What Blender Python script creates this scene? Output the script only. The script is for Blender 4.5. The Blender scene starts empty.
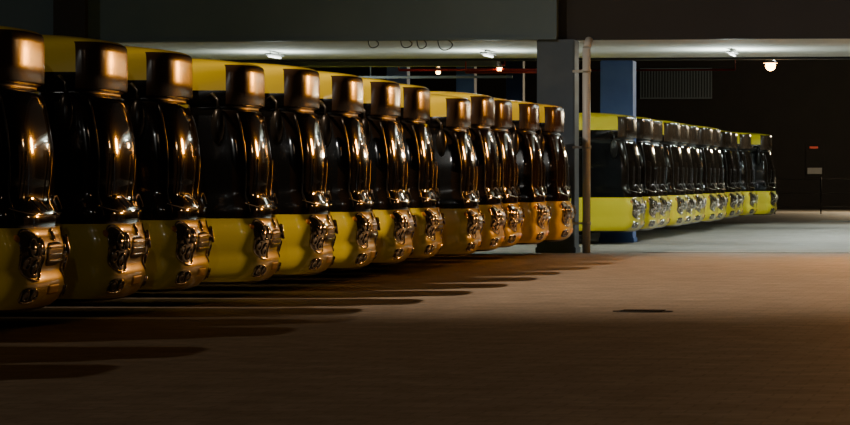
import bpy, bmesh, math, random
from mathutils import Vector, Matrix
random.seed(4)
scene=bpy.context.scene

# ---------------- materials ----------------
def mat(name, col, rough=.6, metal=0, coat=0, emit=None, es=0, ior=1.5, cr=.05):
    m=bpy.data.materials.new(name); m.use_nodes=True
    b=m.node_tree.nodes['Principled BSDF']
    b.inputs['Base Color'].default_value=(*col,1)
    b.inputs['Roughness'].default_value=rough
    b.inputs['Metallic'].default_value=metal
    b.inputs['Coat Weight'].default_value=coat
    b.inputs['Coat Roughness'].default_value=cr
    b.inputs['IOR'].default_value=ior
    if emit:
        b.inputs['Emission Color'].default_value=(*emit,1)
        b.inputs['Emission Strength'].default_value=es
    return m
def noisy(name, c1, c2, scale=3, rough=.7, bump=.0, detail=4):
    m=mat(name,c1,rough); nt=m.node_tree; b=nt.nodes['Principled BSDF']
    tc=nt.nodes.new('ShaderNodeTexCoord'); n=nt.nodes.new('ShaderNodeTexNoise')
    n.inputs['Scale'].default_value=scale; n.inputs['Detail'].default_value=detail
    nt.links.new(tc.outputs['Object'],n.inputs['Vector'])
    r=nt.nodes.new('ShaderNodeValToRGB')
    r.color_ramp.elements[0].position=.3; r.color_ramp.elements[1].position=.7
    r.color_ramp.elements[0].color=(*c1,1); r.color_ramp.elements[1].color=(*c2,1)
    nt.links.new(n.outputs['Fac'],r.inputs['Fac']); nt.links.new(r.outputs['Color'],b.inputs['Base Color'])
    if bump:
        bp=nt.nodes.new('ShaderNodeBump'); bp.inputs['Strength'].default_value=bump; bp.inputs['Distance'].default_value=.02
        nt.links.new(n.outputs['Fac'],bp.inputs['Height']); nt.links.new(bp.outputs['Normal'],b.inputs['Normal'])
    return m

M_yellow=mat('yellow_paint',(.84,.68,.02),.32,0,.7)
M_glass=noisy('tinted_glass',(.010,.007,.005),(.020,.013,.008),1.5,.035)
_b=M_glass.node_tree.nodes['Principled BSDF']; _b.inputs['Coat Weight'].default_value=.2; _b.inputs['Coat Roughness'].default_value=.12; _b.inputs['IOR'].default_value=1.45
M_side=mat('side_glass',(.006,.006,.006),.12,ior=1.5)
M_disp=noisy('display_glass',(.04,.024,.014),(.065,.04,.024),2,.22)
M_black=mat('black_plastic',(.012,.011,.010),.3)
M_chrome=mat('headlamp_chrome',(.6,.54,.45),.1,1)
M_lens=mat('headlamp_housing',(.16,.12,.055),.1,.6,.8)
M_tyre=mat('tyre_rubber',(.015,.015,.015),.85)
M_plate=mat('plate_yellow',(.75,.45,.02),.4)
M_orange=mat('indicator_orange',(.5,.2,.03),.2,0,1)
BM=[M_yellow,M_glass,M_disp,M_black,M_chrome,M_lens,M_tyre,M_side,M_plate,M_orange]
Y,G,D,K,C,L,T,S,P,O=range(10)

# ---------------- bus mesh ----------------
#       z    frontx  side-halfw front-halfw
PROF=[(.28,-.14,1.22,1.20),(.31,-.07,1.25,1.22),(.36,-.01,1.265,1.25),(.44,.035,1.27,1.27),(.52,.055,1.27,1.27),(.60,.045,1.27,1.27),(.65,.025,1.27,1.265),
 (.70,.03,1.275,1.27),(.78,.06,1.275,1.275),(.87,.07,1.275,1.275),(.94,.055,1.275,1.27),(.99,.03,1.27,1.265),(1.03,.018,1.27,1.26),
 (1.08,.018,1.265,1.26),(1.14,.022,1.265,1.26),(1.20,.015,1.26,1.26),(1.26,-.002,1.26,1.25),(1.31,-.022,1.26,1.24),(1.36,-.035,1.26,1.23),(1.42,-.038,1.26,1.225),
 (1.50,-.034,1.255,1.225),(1.62,-.031,1.25,1.225),(1.70,-.032,1.25,1.222),(1.78,-.036,1.25,1.22),(1.87,-.044,1.245,1.215),(1.95,-.054,1.24,1.21),(2.03,-.066,1.235,1.205),(2.10,-.079,1.23,1.20),(2.24,-.108,1.22,1.18),(2.33,-.132,1.22,1.17),
 (2.39,-.155,1.22,1.16),(2.41,-.20,1.22,1.11),(2.45,-.20,1.22,1.11),(2.46,-.16,1.22,1.11),(2.466,-.135,1.215,1.12),(2.48,-.125,1.215,1.125),(2.64,-.122,1.20,1.125),
 (2.76,-.122,1.17,1.125),(2.86,-.124,1.12,1.12),(2.93,-.13,1.08,1.11),(2.955,-.145,1.05,1.09),(2.98,-.19,1.0,1.05),(3.0,-.32,.94,.98),(3.03,-.58,.75,.82),(3.05,-.9,.5,.6)]
DEP=.31; NE=2.9; N=44
def interp(z):
    if z<=PROF[0][0]: return PROF[0][1:]
    for a,b in zip(PROF,PROF[1:]):
        if z<=b[0]:
            k=(z-a[0])/(b[0]-a[0]); return tuple(a[i]+(b[i]-a[i])*k for i in (1,2,3))
    return PROF[-1][1:]
def surf(th,z):
    F,_,hw=interp(z); s=math.sin(th); c=max(0,math.cos(th))
    return Vector((F-DEP+DEP*c**(2/NE), hw*math.copysign(abs(s)**(2/NE),s), z))
def nrm(th,z):
    e=.03
    a=surf(th+e,z)-surf(th-e,z); b=surf(th,z+e)-surf(th,z-e)
    n=a.cross(b); n.normalize()
    return n
SX=[-11.9,-10.4,-9.2,-9.1,-7.7,-7.6,-6.0,-5.9,-4.4,-4.3,-3.4,-2.3,-2.2,-1.6,-1.55,-1.00]
def build_bus():
    bm=bmesh.new()
    rings=[]
    for z,F,hw,hf in PROF:
        r=[]
        for x in SX: r.append(('s',bm.verts.new((min(x,F-DEP-.04),-hw,z))))
        for i in range(N+1):
            th=-math.pi/2+math.pi*i/N
            r.append(('f',bm.verts.new(surf(th,z))))
        for x in reversed(SX): r.append(('s',bm.verts.new((min(x,F-DEP-.04),hw,z))))
        r.append(('b',bm.verts.new((-12,hw-.25,z)))); r.append(('b',bm.verts.new((-12,-hw+.25,z))))
        rings.append(r)
    n=len(rings[0])
    for j in range(len(rings)-1):
        for i in range(n):
            a=rings[j][i];b=rings[j][(i+1)%n];c=rings[j+1][(i+1)%n];d=rings[j+1][i]
            f=bm.faces.new((a[1],b[1],c[1],d[1])); f.smooth=True
            ce=f.calc_center_median(); z=ce.z; x=ce.x; m=Y
            front=(len(SX)<=i<len(SX)+N)
            if z<.33: m=K
            elif front:
                if 1.08<z<2.46: m=G
                if 2.39<z<2.46: m=K
                elif 2.459<z<2.96: m=D
            else:
                if 1.08<z<2.60: m=S
                if 1.08<z<2.60 and any(abs(x-p)<.06 for p in (-9.15,-7.65,-5.95,-4.35,-2.25,-1.575)): m=K
                if -2.2<x<-1.6 and ce.y<0 and .36<z<2.60: m=S
            f.material_index=m
    bm.faces.new([v for _,v in rings[-1]]).material_index=Y
    f=bm.faces.new([v for _,v in reversed(rings[0])]); f.material_index=K
    def patch(thc,zc,ra,rz,h,mi,rot=0,e=2.0,nr=5,ns=28,rim=None):
        grid=[];edge=[]
        for q in range(nr+1):
            rr=q/nr; row=[]
            for s in range(ns):
                a=2*math.pi*s/ns; ca,sa=math.cos(a),math.sin(a)
                u=math.copysign(abs(ca)**(2/e),ca)*rr; v=math.copysign(abs(sa)**(2/e),sa)*rr
                v2=v+rot*u
                th=thc+u*ra; z=zc+v2*rz
                off=h*(1-rr**4)+.004 if q<nr else -.015
                if q==nr: edge.append(surf(th,z)+nrm(th,z)*.006)
                row.append(bm.verts.new(surf(th,z)+nrm(th,z)*off))
                if q==0: break
            grid.append(row)
        for q in range(nr):
            for s in range(ns):
                t=(s+1)%ns
                if q==0: f=bm.faces.new((grid[0][0],grid[1][s],grid[1][t]))
                else: f=bm.faces.new((grid[q][s],grid[q+1][s],grid[q+1][t],grid[q][t]))
                f.material_index=mi; f.smooth=True
        if rim is not None: tube(edge+[edge[0]],.012,rim)
    def ball(c,r,mi,sc=(1,1,1),n_=None):
        M=Matrix.Translation(c)
        if n_ is not None: M=M@n_.to_track_quat('Z','Y').to_matrix().to_4x4()
        M=M@Matrix.Diagonal((sc[0],sc[1],sc[2],1))
        g=bmesh.ops.create_uvsphere(bm,u_segments=16,v_segments=8,radius=r,matrix=M)
        for v in g['verts']:
            for f in v.link_faces: f.material_index=mi; f.smooth=True
    def torus(c,n_,R,r,mi,ns=24,nt=8):
        q=n_.to_track_quat('Z','Y').to_matrix(); vs=[]
        for i in range(ns):
            a=2*math.pi*i/ns; row=[]
            for j in range(nt):
                b=2*math.pi*j/nt
                p=Vector(((R+r*math.cos(b))*math.cos(a),(R+r*math.cos(b))*math.sin(a),r*math.sin(b)))
                row.append(bm.verts.new(c+q@p))
            vs.append(row)
        for i in range(ns):
            for j in range(nt):
                f=bm.faces.new((vs[i][j],vs[(i+1)%ns][j],vs[(i+1)%ns][(j+1)%nt],vs[i][(j+1)%nt])); f.material_index=mi; f.smooth=True
    def tube(pts,r,mi,ns=6):
        rows=[]
        for i,p in enumerate(pts):
            d=(pts[min(i+1,len(pts)-1)]-pts[max(i-1,0)]).normalized()
            q=d.to_track_quat('Z','Y').to_matrix()
            rows.append([bm.verts.new(p+q@Vector((r*math.cos(2*math.pi*k/ns),r*math.sin(2*math.pi*k/ns),0))) for k in range(ns)])
        for a,b in zip(rows,rows[1:]):
            for k in range(ns):
                f=bm.faces.new((a[k],a[(k+1)%ns],b[(k+1)%ns],b[k])); f.material_index=mi; f.smooth=True
        bm.faces.new(list(reversed(rows[0]))).material_index=mi; bm.faces.new(rows[-1]).material_index=mi
    R_=math.radians
    for sg in (-1,1):
        patch(sg*R_(42),.82,R_(23),.23,.02,L,rot=.25*sg,e=2.6,nr=7,ns=36,rim=C)
        for a,z,r in ((30,.89,.085),(45,.89,.085),(36,.71,.07),(54,.76,.06)):
            th=sg*R_(a); p=surf(th,z); n_=nrm(th,z)
            torus(p+n_*.03,n_,r,.014,C); ball(p+n_*.02,r*.85,C,(1,1,.35),n_)
        th=sg*R_(66); ball(surf(th,.98)+nrm(th,.98)*.01,.04,O,(1,1,.3),nrm(th,.98))
        patch(sg*R_(44),.44,R_(16),.065,.008,K,e=3,rim=C)
        for a in (38,52):
            th=sg*R_(a); p=surf(th,.45); n_=nrm(th,.45)
            torus(p+n_*.02,n_,.05,.012,C); ball(p+n_*.012,.045,C,(1,1,.4),n_)
        tube([surf(sg*R_(a),1.20+.06*((a-10)/60)**2)+nrm(sg*R_(a),1.2)*.010 for a in range(6,78,4)],.011,C)
        tube([surf(sg*R_(68),1.16+k*.1)+nrm(sg*R_(68),1.16+k*.1)*.006 for k in range(13)],.014,K)
    patch(0,.82,R_(14),.13,.012,K,e=4)
    for z in (.76,.82,.88): tube([surf(R_(a),z)+nrm(R_(a),z)*.02 for a in range(-12,13,4)],.010,C)
    torus(surf(0,1.0)+nrm(0,1.0)*.015,nrm(0,1.0),.055,.012,C)
    patch(0,.48,R_(8),.055,.012,P,e=8)
    for a0,a1 in ((-6,-44),(38,2)):
        pts=[]
        for i in range(9):
            k=i/8; th=R_(a0+(a1-a0)*k); z=1.24+.06*k+.10*math.sin(k*math.pi)
            pts.append(surf(th,z)+nrm(th,z)*.03)
        tube(pts,.011,K)
        th=R_(a1); pts=[]
        for i in range(9):
            k=i/8; z=1.30+.5*k; t2=th+R_(8)*(k-.3)
            pts.append(surf(t2,z)+nrm(t2,z)*.022)
        tube(pts,.009,K)
    for sg in (-1,1):
        base=Vector((-.66,sg*1.12,2.56)); c=Vector((-.50,sg*1.37,2.20))
        tube([base,base+Vector((.08,sg*.14,.03)),Vector((-.50,sg*1.36,2.52)),c+Vector((0,0,.15))],.022,K,8)
        ball(c,.19,K,(.45,.48,1.15))
    for wx in (-2.85-.25,-8.9):
        for sg in (-1,1):
            M=Matrix.Translation((wx,sg*1.10,.48))@Matrix.Rotation(math.pi/2,4,'X')
            g=bmesh.ops.create_cone(bm,cap_ends=True,segments=28,radius1=.48,radius2=.48,depth=.36,matrix=M)
            for v in g['verts']:
                for f in v.link_faces: f.material_index=T
            M=Matrix.Translation((wx,sg*1.28,.48))@Matrix.Rotation(math.pi/2,4,'X')
            g=bmesh.ops.create_cone(bm,cap_ends=True,segments=28,radius1=.27,radius2=.27,depth=.03,matrix=M)
            for v in g['verts']:
                for f in v.link_faces: f.material_index=C
            pts=[Vector((wx+.58*math.cos(a),sg*1.275,.48+.58*math.sin(a))) for a in [R_(-18+216*i/20) for i in range(21)]]
            tube(pts,.03,K)
    bmesh.ops.recalc_face_normals(bm,faces=bm.faces)
    me=bpy.data.meshes.new('city_bus'); bm.to_mesh(me); bm.free()
    for m in BM: me.materials.append(m)
    return me
bus_me=build_bus()
def place_bus(x,y,sz=1.0,rot=0):
    o=bpy.data.objects.new('city_bus',bus_me); scene.collection.objects.link(o)
    o.location=(x,y,0); o.scale=(1,1,sz); o.rotation_euler=(0,0,math.radians(rot))
offs=[-.14,-.12,-.17,.0,.05,.04,.0,-.09,.06,-.03,-.19,-.12,-.06]
szs=[1,1,1,.985,1,1,1,1,.965,1,1,1,1]
rots=[5.2,5,4.7,5.2,4.6,5,4.3,4.6,4.5,4,3.6,4,3.6]
place_bus(0,28.9,1,5); place_bus(0,32.4,1,5)
for i in range(13): place_bus(offs[i],37.1+3.475*i,szs[i]*1.025,rots[i])
for i in range(13):
    place_bus([0,.05,-.05,.08,0,-.05,.05,0,-.3,-.2,-.3,-.1,.35][i],92.3+3.475*i,1.03,.8)

# ---------------- helpers ----------------
def mesh_obj(name,build,mats,smooth=False,parent=None):
    bm=bmesh.new(); build(bm)
    me=bpy.data.meshes.new(name); bm.to_mesh(me); bm.free()
    for m in mats: me.materials.append(m)
    o=bpy.data.objects.new(name,me); scene.collection.objects.link(o)
    if parent: o.parent=parent
    return o
def bx(bm,x0,x1,y0,y1,z0,z1,mi=0,bev=0):
    M=Matrix.Translation(((x0+x1)/2,(y0+y1)/2,(z0+z1)/2))@Matrix.Diagonal((x1-x0,y1-y0,z1-z0,1))
    g=bmesh.ops.create_cube(bm,size=1,matrix=M)
    fs={f for v in g['verts'] for f in v.link_faces}
    for f in fs: f.material_index=mi
    if bev:
        es={e for v in g['verts'] for e in v.link_edges}
        bmesh.ops.bevel(bm,geom=list(es),offset=bev,segments=2,affect='EDGES')
def cyl(bm,p0,p1,r,mi=0,seg=16,r2=None):
    p0=Vector(p0);p1=Vector(p1);d=p1-p0
    M=Matrix.Translation((p0+p1)/2)@d.to_track_quat('Z','Y').to_matrix().to_4x4()
    g=bmesh.ops.create_cone(bm,cap_ends=True,segments=seg,radius1=r,radius2=r if r2 is None else r2,depth=d.length,matrix=M)
    for v in g['verts']:
        for f in v.link_faces: f.material_index=mi; f.smooth=len(f.verts)==4

# ---------------- ground ----------------
def ground_mat():
    m=mat('paving',(.2,.17,.14),.7); nt=m.node_tree; b=nt.nodes['Principled BSDF']
    tc=nt.nodes.new('ShaderNodeTexCoord')
    br=nt.nodes.new('ShaderNodeTexBrick')
    br.inputs['Scale'].default_value=1.0
    br.inputs['Brick Width'].default_value=.30; br.inputs['Row Height'].default_value=.30; br.inputs['Mortar Size'].default_value=.015
    br.inputs['Mortar Smooth'].default_value=.6
    br.inputs['Color1'].default_value=(.25,.225,.20,1); br.inputs['Color2'].default_value=(.205,.187,.165,1); br.inputs['Mortar'].default_value=(.175,.158,.14,1)
    nt.links.new(tc.outputs['Object'],br.inputs['Vector'])
    n=nt.nodes.new('ShaderNodeTexNoise'); n.inputs['Scale'].default_value=1.3; n.inputs['Detail'].default_value=9; n.inputs['Roughness'].default_value=.8
    nt.links.new(tc.outputs['Object'],n.inputs['Vector'])
    r=nt.nodes.new('ShaderNodeValToRGB'); r.color_ramp.elements[0].color=(.55,.55,.55,1); r.color_ramp.elements[1].color=(1.3,1.28,1.25,1)
    r.color_ramp.elements[0].position=.3; r.color_ramp.elements[1].position=.7
    nt.links.new(n.outputs['Fac'],r.inputs['Fac'])
    mx=nt.nodes.new('ShaderNodeMix'); mx.data_type='RGBA'; mx.blend_type='MULTIPLY'; mx.inputs[0].default_value=1
    nt.links.new(br.outputs['Color'],mx.inputs[6]); nt.links.new(r.outputs['Color'],mx.inputs[7]); nt.links.new(mx.outputs[2],b.inputs['Base Color'])
    bp=nt.nodes.new('ShaderNodeBump'); bp.inputs['Strength'].default_value=.35; bp.inputs['Distance'].default_value=.01
    nt.links.new(n.outputs['Fac'],bp.inputs['Height']); nt.links.new(bp.outputs['Normal'],b.inputs['Normal'])
    return m
mesh_obj('ground',lambda bm:bx(bm,-60,60,-20,230,-.2,0),[ground_mat()])
M_conc=noisy('concrete',(.36,.36,.34),(.46,.45,.42),2,.8)
mesh_obj('drain_channel',lambda bm:(bx(bm,1.2,9.4,81.3,82.1,-.05,.012)),[M_conc])
mesh_obj('kerb_strip',lambda bm:(bx(bm,1.6,22,138.5,141.5,-.05,.02)),[M_conc])
def grate(bm):
    cyl(bm,(4.9,45.6,-.02),(4.9,45.6,.008),.36,0,28)
    for i in range(-3,4): bx(bm,4.9-.25,4.9+.25,45.6+i*.08-.012,45.6+i*.08+.012,.008,.016,0)
mesh_obj('manhole_cover',grate,[mat('cast_iron',(.01,.01,.01),.6)])

# ---------------- canopy ----------------
XR=16
M_fas=noisy('fascia_blue_grey',(.055,.115,.19),(.075,.14,.22),.6,.5)
M_fasd=noisy('fascia_dark',(.008,.013,.022),(.012,.018,.03),.6,.5)
M_ceil=noisy('ceiling_white',(.66,.66,.60),(.76,.76,.70),1,.8)
M_col=noisy('column_paint',(.04,.08,.15),(.065,.11,.19),1.5,.5)
M_colb=noisy('column_blue',(.05,.105,.34),(.07,.14,.40),1.5,.5)
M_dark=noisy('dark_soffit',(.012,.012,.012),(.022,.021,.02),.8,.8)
M_red=mat('red_pipe',(.34,.02,.012),.4)
M_pipe=mat('grey_pipe',(.36,.43,.50),.4)
def fascia(bm):
    bx(bm,-45,-.55,80.6,81.0,4.5,7.6,0)
    bx(bm,-45,-.55,80.55,80.62,4.5,4.56,0)
    bx(bm,-11.4,-10.7,80.35,80.6,4.5,7.6,1)
    bx(bm,-.55,XR,80.9,81.2,4.5,7.6,1)
    bx(bm,-45,XR,80.5,80.6,7.5,7.7,1)
mesh_obj('canopy_fascia',fascia,[M_fas,M_fasd])
mesh_obj('ceiling',lambda bm:(bx(bm,-45,XR,81.2,93.2,4.5,4.7,0)),[M_ceil])
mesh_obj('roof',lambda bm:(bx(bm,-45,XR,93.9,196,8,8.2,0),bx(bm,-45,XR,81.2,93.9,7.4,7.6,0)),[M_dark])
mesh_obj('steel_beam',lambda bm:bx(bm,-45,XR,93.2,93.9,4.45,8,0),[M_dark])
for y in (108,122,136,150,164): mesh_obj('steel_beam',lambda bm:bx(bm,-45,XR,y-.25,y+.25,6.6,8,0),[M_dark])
def column(x,y,w,h,m,name='column'):
    def b(bm):
        bx(bm,x-w/2,x+w/2,y-w/2,y+w/2,0,h,0,.02)
        bx(bm,x-w/2-.03,x+w/2+.03,y-w/2-.03,y+w/2+.03,0,.12,0,.01)
    mesh_obj(name,b,[m])
column(-.57,81.0,.80,4.5,M_col)
column(-.72,94.04,.80,4.45,M_colb)
column(15.2,81.6,.7,4.5,M_col); column(15.2,93.5,.7,4.45,M_col)
for y in (114.9,128.78,141.0): column(-9.7,y,.62,8,M_colb)
def pipe(bm):
    cyl(bm,(.12,80.3,0),(.12,80.3,4.3),.085,0,20)
    cyl(bm,(.12,80.3,4.28),(.12,80.75,4.48),.085,0,20)
    for z in (.6,2.2,3.8):
        cyl(bm,(.12,80.3,z),(.12,80.3,z+.06),.10,0,20); bx(bm,-.2,.12,80.5,80.56,z,z+.05,0)
        bx(bm,.1,.14,80.3,80.55,z,z+.05,0)
mesh_obj('drain_pipe',pipe,[M_pipe])
for y,z,x0,x1 in ((100,4.35,-5.4,-3.2),(112,4.75,-9.2,-4),(126,5.3,-20,-8),(140,5.5,-7.5,-1.5)):
    def redp(bm):
        cyl(bm,(x0,y,z),(x1,y,z),.035,0,10)
        for x in (x0,x1): cyl(bm,(x,y,z),(x,y,8),.02,0,6)
    mesh_obj('sprinkler_pipe',redp,[M_red])
def duct(bm):
    bx(bm,-30,-5,103,103.5,4.6,4.85,0); bx(bm,-30,-5,106,106.1,4.35,4.42,0)
    for x in range(-29,-5,4):
        cyl(bm,(x,103.2,4.8),(x,103.2,8),.02,0,6); cyl(bm,(x,106.05,4.4),(x,106.05,8),.02,0,6)
mesh_obj('cable_tray',duct,[mat('tray_grey',(.12,.13,.14),.5)])
def cable(pts,name='hanging_cable'):
    cu=bpy.data.curves.new(name,'CURVE'); cu.dimensions='3D'; cu.bevel_depth=.011
    sp=cu.splines.new('NURBS'); sp.points.add(len(pts)-1)
    for i,p in enumerate(pts): sp.points[i].co=(*p,1)
    sp.use_endpoint_u=True; sp.order_u=3
    cu.materials.append(M_black)
    o=bpy.data.objects.new(name,cu); scene.collection.objects.link(o)
for x0 in (-4.6,-3.9,-3.55,-3.1):
    w=.2+random.random()*.12; d=.12+random.random()*.07
    cable([(x0,80.7,4.52),(x0+.02,80.6,4.5-d*.7),(x0+w*.4,80.6,4.5-d*1.3),(x0+w,80.6,4.5-d),(x0+w*1.1,80.6,4.5-d*.3),(x0+w*.6,80.7,4.52)])

# walls
M_wall=noisy('wall_dark_brick',(.004,.003,.003),(.007,.0055,.0045),1.2,.9)
M_wallr=noisy('wall_brown',(.05,.032,.022),(.08,.052,.036),.8,.85)
mesh_obj('wall_back',lambda bm:bx(bm,-60,28,190,190.4,0,10),[M_wall])
mesh_obj('wall_left',lambda bm:bx(bm,-45.4,-45,81,190,0,8),[M_wall])
mesh_obj('reflection_wall',lambda bm:bx(bm,28,28.4,70,190,0,7),[M_wallr])  # unseen wall, added so the windshields reflect a brown tone
def louv(bm):
    x0,x1,z0,z1=9.62-189.7*.1043,9.62-189.7*.0856,5.5,6.95
    bx(bm,x0,x1,189.85,190,z0,z1,0)
    k=x0
    while k<x1: bx(bm,k,k+.05,189.75,189.85,z0,z1,1); k+=.14
    for z in (z0,z1): bx(bm,x0,x1,189.7,189.86,z-.03,z+.03,1)
mesh_obj('ventilation_louvre',louv,[mat('louvre_back',(.035,.042,.05),.6),mat('louvre_slat',(.10,.13,.16),.4,.1)])
def fence(bm):
    x=-8
    while x<14:
        cyl(bm,(x,168,0),(x,168,1.6),.03,0,8); x+=2.0
    for z in (.3,.9,1.5): cyl(bm,(-8,168,z),(14,168,z),.015,0,8)
mesh_obj('rail_fence',fence,[mat('fence_steel',(.03,.03,.03),.5,.5)])
def sign(bm):
    bx(bm,-1.9,-1.2,189.7,189.95,1.75,2.05,0); bx(bm,-1.8,-1.4,189.7,189.95,3.0,3.1,1)
    bx(bm,-2.0,-1.1,189.9,190,1.6,3.2,2)
mesh_obj('wall_sign',sign,[mat('sign_white',(.18,.18,.18),.5),mat('sign_red',(.5,.05,.02),.5,emit=(1,.1,.03),es=.1),M_wall])

# ---------------- lamps ----------------
def light(name,kind,loc,energy,col,parent=None,radius=.15,rot=None,spot=None):
    l=bpy.data.lights.new(name,kind); l.energy=energy; l.color=col
    if kind=='SUN': l.angle=math.radians(1.2)
    elif kind=='AREA': l.shape='RECTANGLE'; l.size=.5; l.size_y=1.5
    else: l.shadow_soft_size=radius
    if spot: l.spot_size=math.radians(spot); l.spot_blend=1
    o=bpy.data.objects.new(name,l); scene.collection.objects.link(o); o.location=loc
    if rot is not None: o.rotation_euler=rot
    if parent: o.parent=parent
    return o
SOD=(1,.60,.27); COOL=(.86,1,.93)
M_sod=mat('sodium_bulb',(1,.6,.2),.5,emit=(1,.40,.06),es=60)
M_tube=mat('fluorescent_tube',(1,1,1),.5,emit=(.95,1,.9),es=4)
M_steel=mat('galvanised_steel',(.3,.3,.3),.45,.8)
def offscreen_lamp(x,y,h,energy,dx=-1,br=.2,col=SOD):
    bc=Vector((x+dx*1.6,y,h+.28-br*.7))
    def b(bm):
        cyl(bm,(x,y,0),(x,y,h+.2),.09,0,14,.05)
        cyl(bm,(x,y,h+.2),(x+dx*1.2,y,h+.35),.04,0,10)
        bx(bm,x+dx*1.6-.35,x+dx*1.6+.35,y-.14,y+.14,h+.28,h+.42,0,.03)
        bmesh.ops.create_uvsphere(bm,u_segments=16,v_segments=8,radius=br,matrix=Matrix.Translation(bc))
        for f in bm.faces:
            if (f.calc_center_median()-bc).length<br*1.02: f.material_index=1
    o=mesh_obj('offscreen_lamp',b,[M_steel,M_sod])
    light('lamp_light','POINT',(x+dx*1.6,y,h-.3-br),energy,col,o,.4)
offscreen_lamp(25,84,7,400,br=.15)  # unseen lamp, added for another amber glint in the windshields
offscreen_lamp(15,22,8,130,col=(1,.78,.56),br=.12)  # unseen lamp, added on the camera side to light the bus flanks
offscreen_lamp(3.5,176,5.5,2800,col=(1,.80,.50))
M_proj=mat('projector_face',(1,.6,.2),.5,emit=(1,.36,.035),es=300)
def projector(x,y,z,tx,ty,tz,r):
    c=Vector((x,y,z)); dr=(Vector((tx,ty,tz))-c).normalized()
    def b(bm):
        cyl(bm,(x+.15,y+.35,0),(x+.15,y+.35,z),.09,0,14,.06)
        cyl(bm,c-dr*.35,c+dr*.12,r*.55,0,24,r*1.12)
        cyl(bm,c+dr*.115,c+dr*.135,r,1,28)
        bx(bm,x-.05,x+.35,y+.2,y+.42,z-.06,z+.06,0,.02)
    mesh_obj('projector_lamp',b,[M_steel,M_proj])
projector(9.6,79,4.4,0,46,1.6,.75)
M_sod2=mat('pendant_bulb',(1,.6,.2),.5,emit=(1,.50,.14),es=30)
def pendant(px,py,pz,top,r=.10):
    def pend(bm):
        cyl(bm,(px,py,pz+.14),(px,py,top),.02,0,8)
        cyl(bm,(px,py,pz+.06),(px,py,pz+.2),r*1.4,0,16,.05)
        bmesh.ops.create_uvsphere(bm,u_segments=16,v_segments=10,radius=r,matrix=Matrix.Translation((px,py,pz)))
        for f in bm.faces:
            if (f.calc_center_median()-Vector((px,py,pz))).length<r*1.03: f.material_index=1
    return mesh_obj('pendant_lamp',pend,[M_steel,M_sod2])
o=pendant(2.8,97,4.40,8,.13)
light('lamp_light','POINT',(2.8,97,4.15),60,SOD,o,.1)
for a in ((-7.7,110,4.85),(-8.6,111,4.98),(-8.1,112.5,4.7),(-6.2,112,4.75)): pendant(*a,8,.07)
def tube_fix(x,y,z,up,down,ztop,gap=.7):
    def b(bm):
        bx(bm,x-.08,x+.08,y-.75,y+.75,z+.05,z+.09,0)
        cyl(bm,(x,y-.7,z+.02),(x,y+.7,z+.02),.022,1,10)
        for s in (-.5,.5): cyl(bm,(x,y+s,z+.09),(x,y+s,ztop),.012,0,6)
    o=mesh_obj('fluorescent_light',b,[M_steel,M_tube])
    if up: light('tube_uplight','AREA',(x,y,z-gap),up,COOL,o,rot=(math.pi,0,0))
    if down: light('tube_downlight','AREA',(x,y,z-.05),down,COOL,o,rot=(0,0,0))
for x,e in ((-20,90),(-14,90),(-8,80),(-3,90),(2.6,150),(8,110)): tube_fix(x,87.5,4.36,e,e*.75,4.49)
for y in (98,106,114.5,128): tube_fix(4.0,y,5.6,0,520,8)
for x,y,e in ((-9.5,104,150),(-16,118,60),(-7,122,140),(-12,146,60)): tube_fix(x,y,5.6,0,e,8)

# flood mast far behind the parked buses
d=Vector((.54,.50,-.74)).normalized()
q=d.to_track_quat('-Z','Y').to_euler()
light('flood_mast_light','SUN',(-20,50,35),.32,(1,.75,.50),rot=q)
tgt=Vector((7,64,0))
light('flood_mast_spot','SPOT',tgt-d*75,260000,(1,.70,.45),rot=q,spot=35,radius=.5)
# fill spot added behind the viewer to brighten bus sides and fascia
p=Vector((10,-14,13)); t=Vector((-3,76,3))
light('side_fill_spot','SPOT',p,2800,(1,.97,.88),rot=(t-p).to_track_quat('-Z','Y').to_euler(),spot=18,radius=.3)

# ---------------- world ----------------
w=bpy.data.worlds.new('night_sky'); scene.world=w; w.use_nodes=True
bg=w.node_tree.nodes['Background']; bg.inputs[0].default_value=(.75,.68,.6,1); bg.inputs[1].default_value=.004

# ---------------- camera ----------------
cd=bpy.data.cameras.new('camera'); cam=bpy.data.objects.new('camera',cd); scene.collection.objects.link(cam)
cd.sensor_width=36; cd.lens=36*3850/850; cd.clip_end=500
cam.location=(9.62,0,1.6)
pitch=math.atan((212.5-177)/3850)
cam.rotation_euler=(math.pi/2-pitch,0,math.atan(620/3850))
scene.camera=cam
